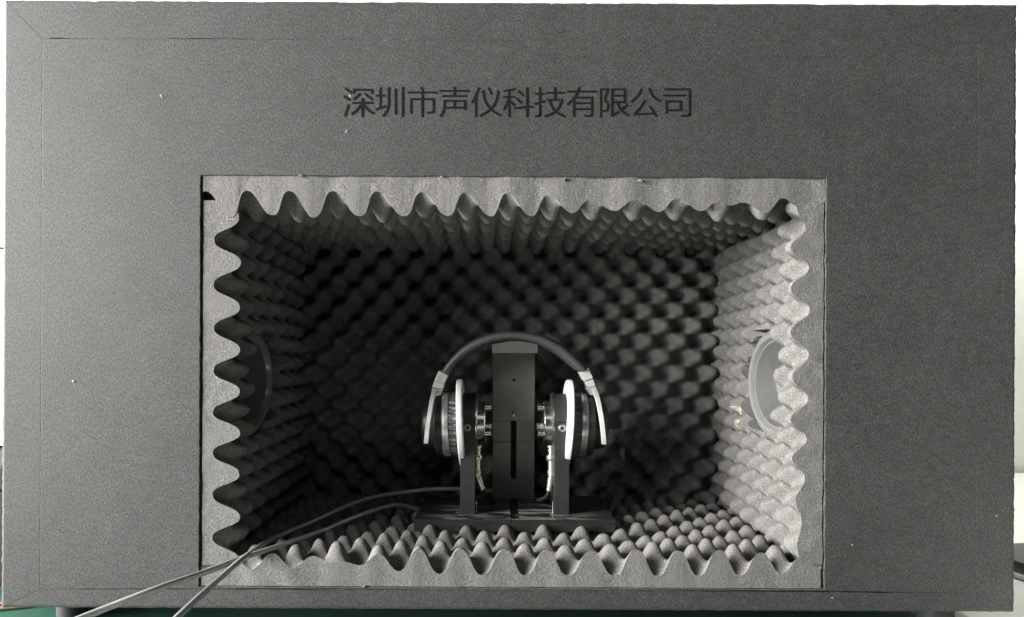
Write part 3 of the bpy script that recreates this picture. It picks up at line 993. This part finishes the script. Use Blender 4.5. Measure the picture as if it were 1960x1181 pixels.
def sleeve(name, quad_top, quad_bot, depth, mat, parent, bev=0.0008, y=YA):
    """block between two edges given in traced band units"""
    (a, b), (c, d) = [px_hp(*p, y) for p in quad_top], [px_hp(*p, y) for p in quad_bot]
    bm = bmesh.new()
    pts = [a, b, d, c]
    va = [bm.verts.new(p + Vector((0, -depth, 0))) for p in pts]
    vb = [bm.verts.new(p + Vector((0, depth, 0))) for p in pts]
    bm.faces.new(va); bm.faces.new(vb[::-1])
    for k in range(4):
        k2 = (k + 1) % 4
        bm.faces.new((va[k], vb[k], vb[k2], va[k2]))
    bmesh.ops.recalc_face_normals(bm, faces=bm.faces)
    bmesh.ops.bevel(bm, geom=list(bm.edges), offset=bev, segments=2, profile=0.7, affect='EDGES')
    return link(name, from_bm(name, bm), mat, parent)


# left sleeve, joint and arm; then the right
sleeve("slider_sleeve", ((302, 438), (388, 482)), ((262, 530), (352, 560)), 0.0125, M['silver'], HP)
sleeve("slider_joint", ((262, 534), (352, 564)), ((240, 592), (345, 604)), 0.0118, M['silver'], HP)
sleeve("slider_arm", ((242, 597), (342, 608)), ((226, 676), (318, 668)), 0.0105, M['silver'], HP, 0.0012)
sleeve("slider_sleeve", ((1606, 448), (1684, 408)), ((1646, 528), (1728, 500)), 0.0125, M['silver'], HP)
sleeve("slider_joint", ((1662, 534), (1728, 508)), ((1676, 590), (1752, 572)), 0.0112, M['silver'], HP)
sleeve("slider_arm", ((1666, 596), (1756, 576)), ((1702, 662), (1786, 668)), 0.0105, M['silver'], HP, 0.0012)

for s in (-1, 1):
    def xo(a, s=s):
        return XC + s * a
    # fork around the cup (front and back tines)
    vs, fs = [], []
    NA = 40
    a0, a1 = R(-22), R(202)
    Rf = 0.0425
    for k in range(NA + 1):
        th = a0 + (a1 - a0) * k / NA
        y = YA - Rf * math.cos(th)
        z = -0.0870 + 0.0405 * math.sin(th)
        off = 0.0905 + (-0.0465 - z) * 0.115
        cdir = Vector((0, -math.cos(th), math.sin(th)))
        for (da, dr) in ((-0.0021, -0.0028), (0.0021, -0.0028), (0.0026, 0.0), (0.0021, 0.0028), (-0.0021, 0.0028), (-0.0026, 0.0)):
            vs.append(Vector((xo(off + da), y, z)) + cdir * dr)
    m = 6
    for i in range(NA):
        for k in range(m):
            k2 = (k + 1) % m
            fs.append((i * m + k, i * m + k2, (i + 1) * m + k2, (i + 1) * m + k))
    fs.append(tuple(range(m))); fs.append(tuple(NA * m + k for k in range(m)))
    me = from_np("yoke", vs, fs)
    bm = bmesh.new(); bm.from_mesh(me); bmesh.ops.recalc_face_normals(bm, faces=bm.faces); bm.to_mesh(me); bm.free()
    auto_smooth(link("yoke", me, M['silver'], HP), 50)
    # ear cup; axis points outwards, tilted a little
    ax = Vector((s, 0, -0.035)).normalized()
    C = Vector((XC, YA, ZA - 0.0015)) + Vector((0, 0, 0.0022))

    def at(o):
        return C + ax * o
    cup = lathe("ear_cup", [(0.0, 0.0330), (0.0008, 0.0345), (0.0068, 0.0348), (0.0082, 0.0338), (0.0090, 0.0300), (0.0098, 0.0285), (0.0100, 0.0275),
                            (0.0150, 0.0272), (0.0200, 0.0262), (0.0228, 0.0240), (0.0240, 0.0200), (0.0243, 0.0050)], at(0.0808), ax, M['blackplastic'], HP, 72)
    lathe("cup_ring", [(0.0, 0.0350), (0.0005, 0.0362), (0.0030, 0.0366), (0.0034, 0.0360), (0.0040, 0.0360), (0.0044, 0.0366), (0.0066, 0.0362), (0.0076, 0.0350), (0.0078, 0.0335)],
          at(0.0735), ax, M['ring'], cup, 72)

    def wr(i, th, s=s):
        w = [0.0, .25, .9, 1.0, 1.0, 0.7, 0.2, 0.05, 0.0][i]
        return w * 0.00085 * (math.sin(34 * th + 1.3 * math.sin(5 * th) + i * 0.35) + 0.5 * math.sin(53 * th + i * 0.6))
    lathe("ear_cushion", [(0.0, 0.0325), (0.0006, 0.0345), (0.0022, 0.0350), (0.0042, 0.0352), (0.0062, 0.0356), (0.0078, 0.0362), (0.0092, 0.0362), (0.0102, 0.0350), (0.0106, 0.0330)][::-1] if False else
          [(0.0106, 0.0325), (0.0102, 0.0345), (0.0088, 0.0350), (0.0068, 0.0352), (0.0048, 0.0356), (0.0030, 0.0362), (0.0016, 0.0366), (0.0004, 0.0360), (0.0, 0.0330)],
          at(0.0632), ax, M['leather'], cup, 288, radial=wr)

# white baffle plates between cushions and clamps belong to the fixture
for s in (-1, 1):
    ax = Vector((s, 0, -0.055 if s > 0 else -0.05)).normalized()
    C = Vector((XC + s * 0.0602, YA, ZA)) 
    lathe("ear_plate", [(-0.0034, 0.0440), (-0.0032, 0.0480), (-0.0026, 0.0492), (-0.0014, 0.0497), (0.0024, 0.0497), (0.0032, 0.0490), (0.0034, 0.0470), (0.0034, 0.0380)],
          C, ax, M['white'], FIX, 96)

# ------------------------------------------------------------------ cables
def path(pts):
    return [PX(a, b, y) for a, b, y in pts]


tag(tube("signal_cable", path([(905, 938, 0.205), (860, 936, 0.195), (800, 940, 0.180), (700, 957, 0.148), (600, 1000, 0.088), (520, 1036, 0.038), (465, 1073, -0.026),
                               (400, 1130, -0.080), (345, 1181, -0.120), (270, 1255, -0.17)]), 0.0026, M['cable'], None, 14, 12),
    "grey signal cable on the outside of the pair, running steeply out of the opening", "cable", "cables leaving the box")
tag(tube("signal_cable", path([(812, 985, 0.172), (795, 974, 0.166), (760, 968, 0.150), (700, 984, 0.115), (620, 1017, 0.068), (540, 1046, 0.018), (470, 1069, -0.018), (400, 1096, -0.060),
                               (300, 1131, -0.110), (175, 1180, -0.142), (40, 1235, -0.18)]), 0.0026, M['cable'], None, 14, 12),
    "grey signal cable of flatter slope that leaves nearest the lower left corner", "cable", "cables leaving the box")

# ------------------------------------------------------------------ things at the margins
# orange film on the top edge
bm = bmesh.new()
oz = OZ1
for k in range(1):
    bm_box(bm, PX(748, 0, 0).x, PX(812, 0, 0).x, 0.010, 0.070, oz + 0.0004, oz + 0.0047, 0.0008)
tag(link("orange_tag", from_bm("orange_tag", bm), M['orange']), "flat orange tag lying on top of the grey box", "tag")

# black round base on the table beside the box
DSK = thing("device_base", (0.690, 0.19, TABLE_Z), "round black device base with grey rim on the table right of the box", "base")
lathe("rim", [(0, 0.072), (0.002, 0.075), (0.006, 0.0755), (0.0075, 0.073)], (0.690, 0.19, TABLE_Z + 0.0002), (0, 0, 1), M['rim'], DSK, 64)
lathe("body", [(0.0, 0.0725), (0.010, 0.0722), (0.0135, 0.070), (0.0155, 0.060), (0.016, 0.040)], (0.690, 0.19, TABLE_Z + 0.0070), (0, 0, 1), M['blackplastic'], DSK, 64)

# white equipment case and black case left of the box
WC = thing("equipment_case", (-0.76, 0.34, TABLE_Z + 0.141), "white equipment case standing on the black case left of the box", "case")
box("case_body", -0.90, -0.575, 0.26, 0.44, TABLE_Z + 0.1415, TABLE_Z + 0.400, M['case'], WC, 0.004)
box("case_lid", -0.903, -0.572, 0.257, 0.443, TABLE_Z + 0.403, TABLE_Z + 0.416, M['case'], WC, 0.003)
BC = thing("storage_case", (-0.75, 0.32, TABLE_Z), "black storage case on the table left of the grey box", "case")
box("case_body", -0.93, -0.525, 0.125, 0.45, TABLE_Z + 0.0035, TABLE_Z + 0.110, M['caseblack'], BC, 0.004)
box("case_lid", -0.935, -0.520, 0.120, 0.455, TABLE_Z + 0.112, TABLE_Z + 0.139, M['caseblack'], BC, 0.003)

# two brown leads on the mat at the left corner
for i, (a, b) in enumerate((((-0.62, 0.02), (-0.415, 0.105)), ((-0.62, 0.005), (-0.420, 0.088)))):
    zc = TABLE_Z + 0.0030 + 0.0024
    tag(tube("brown_lead", [(a[0], a[1], zc), ((a[0] * 2 + b[0]) / 3, a[1] * .6 + b[1] * .4, zc), ((a[0] + b[0] * 2) / 3, a[1] * .3 + b[1] * .7, zc), (b[0], b[1], zc)], 0.0021, M['brown'], None, 10, 6),
        ("brown lead on the green mat, farther of the two" if i == 0 else "brown lead on the green mat, nearer of the two"), "lead", "brown leads on the mat")
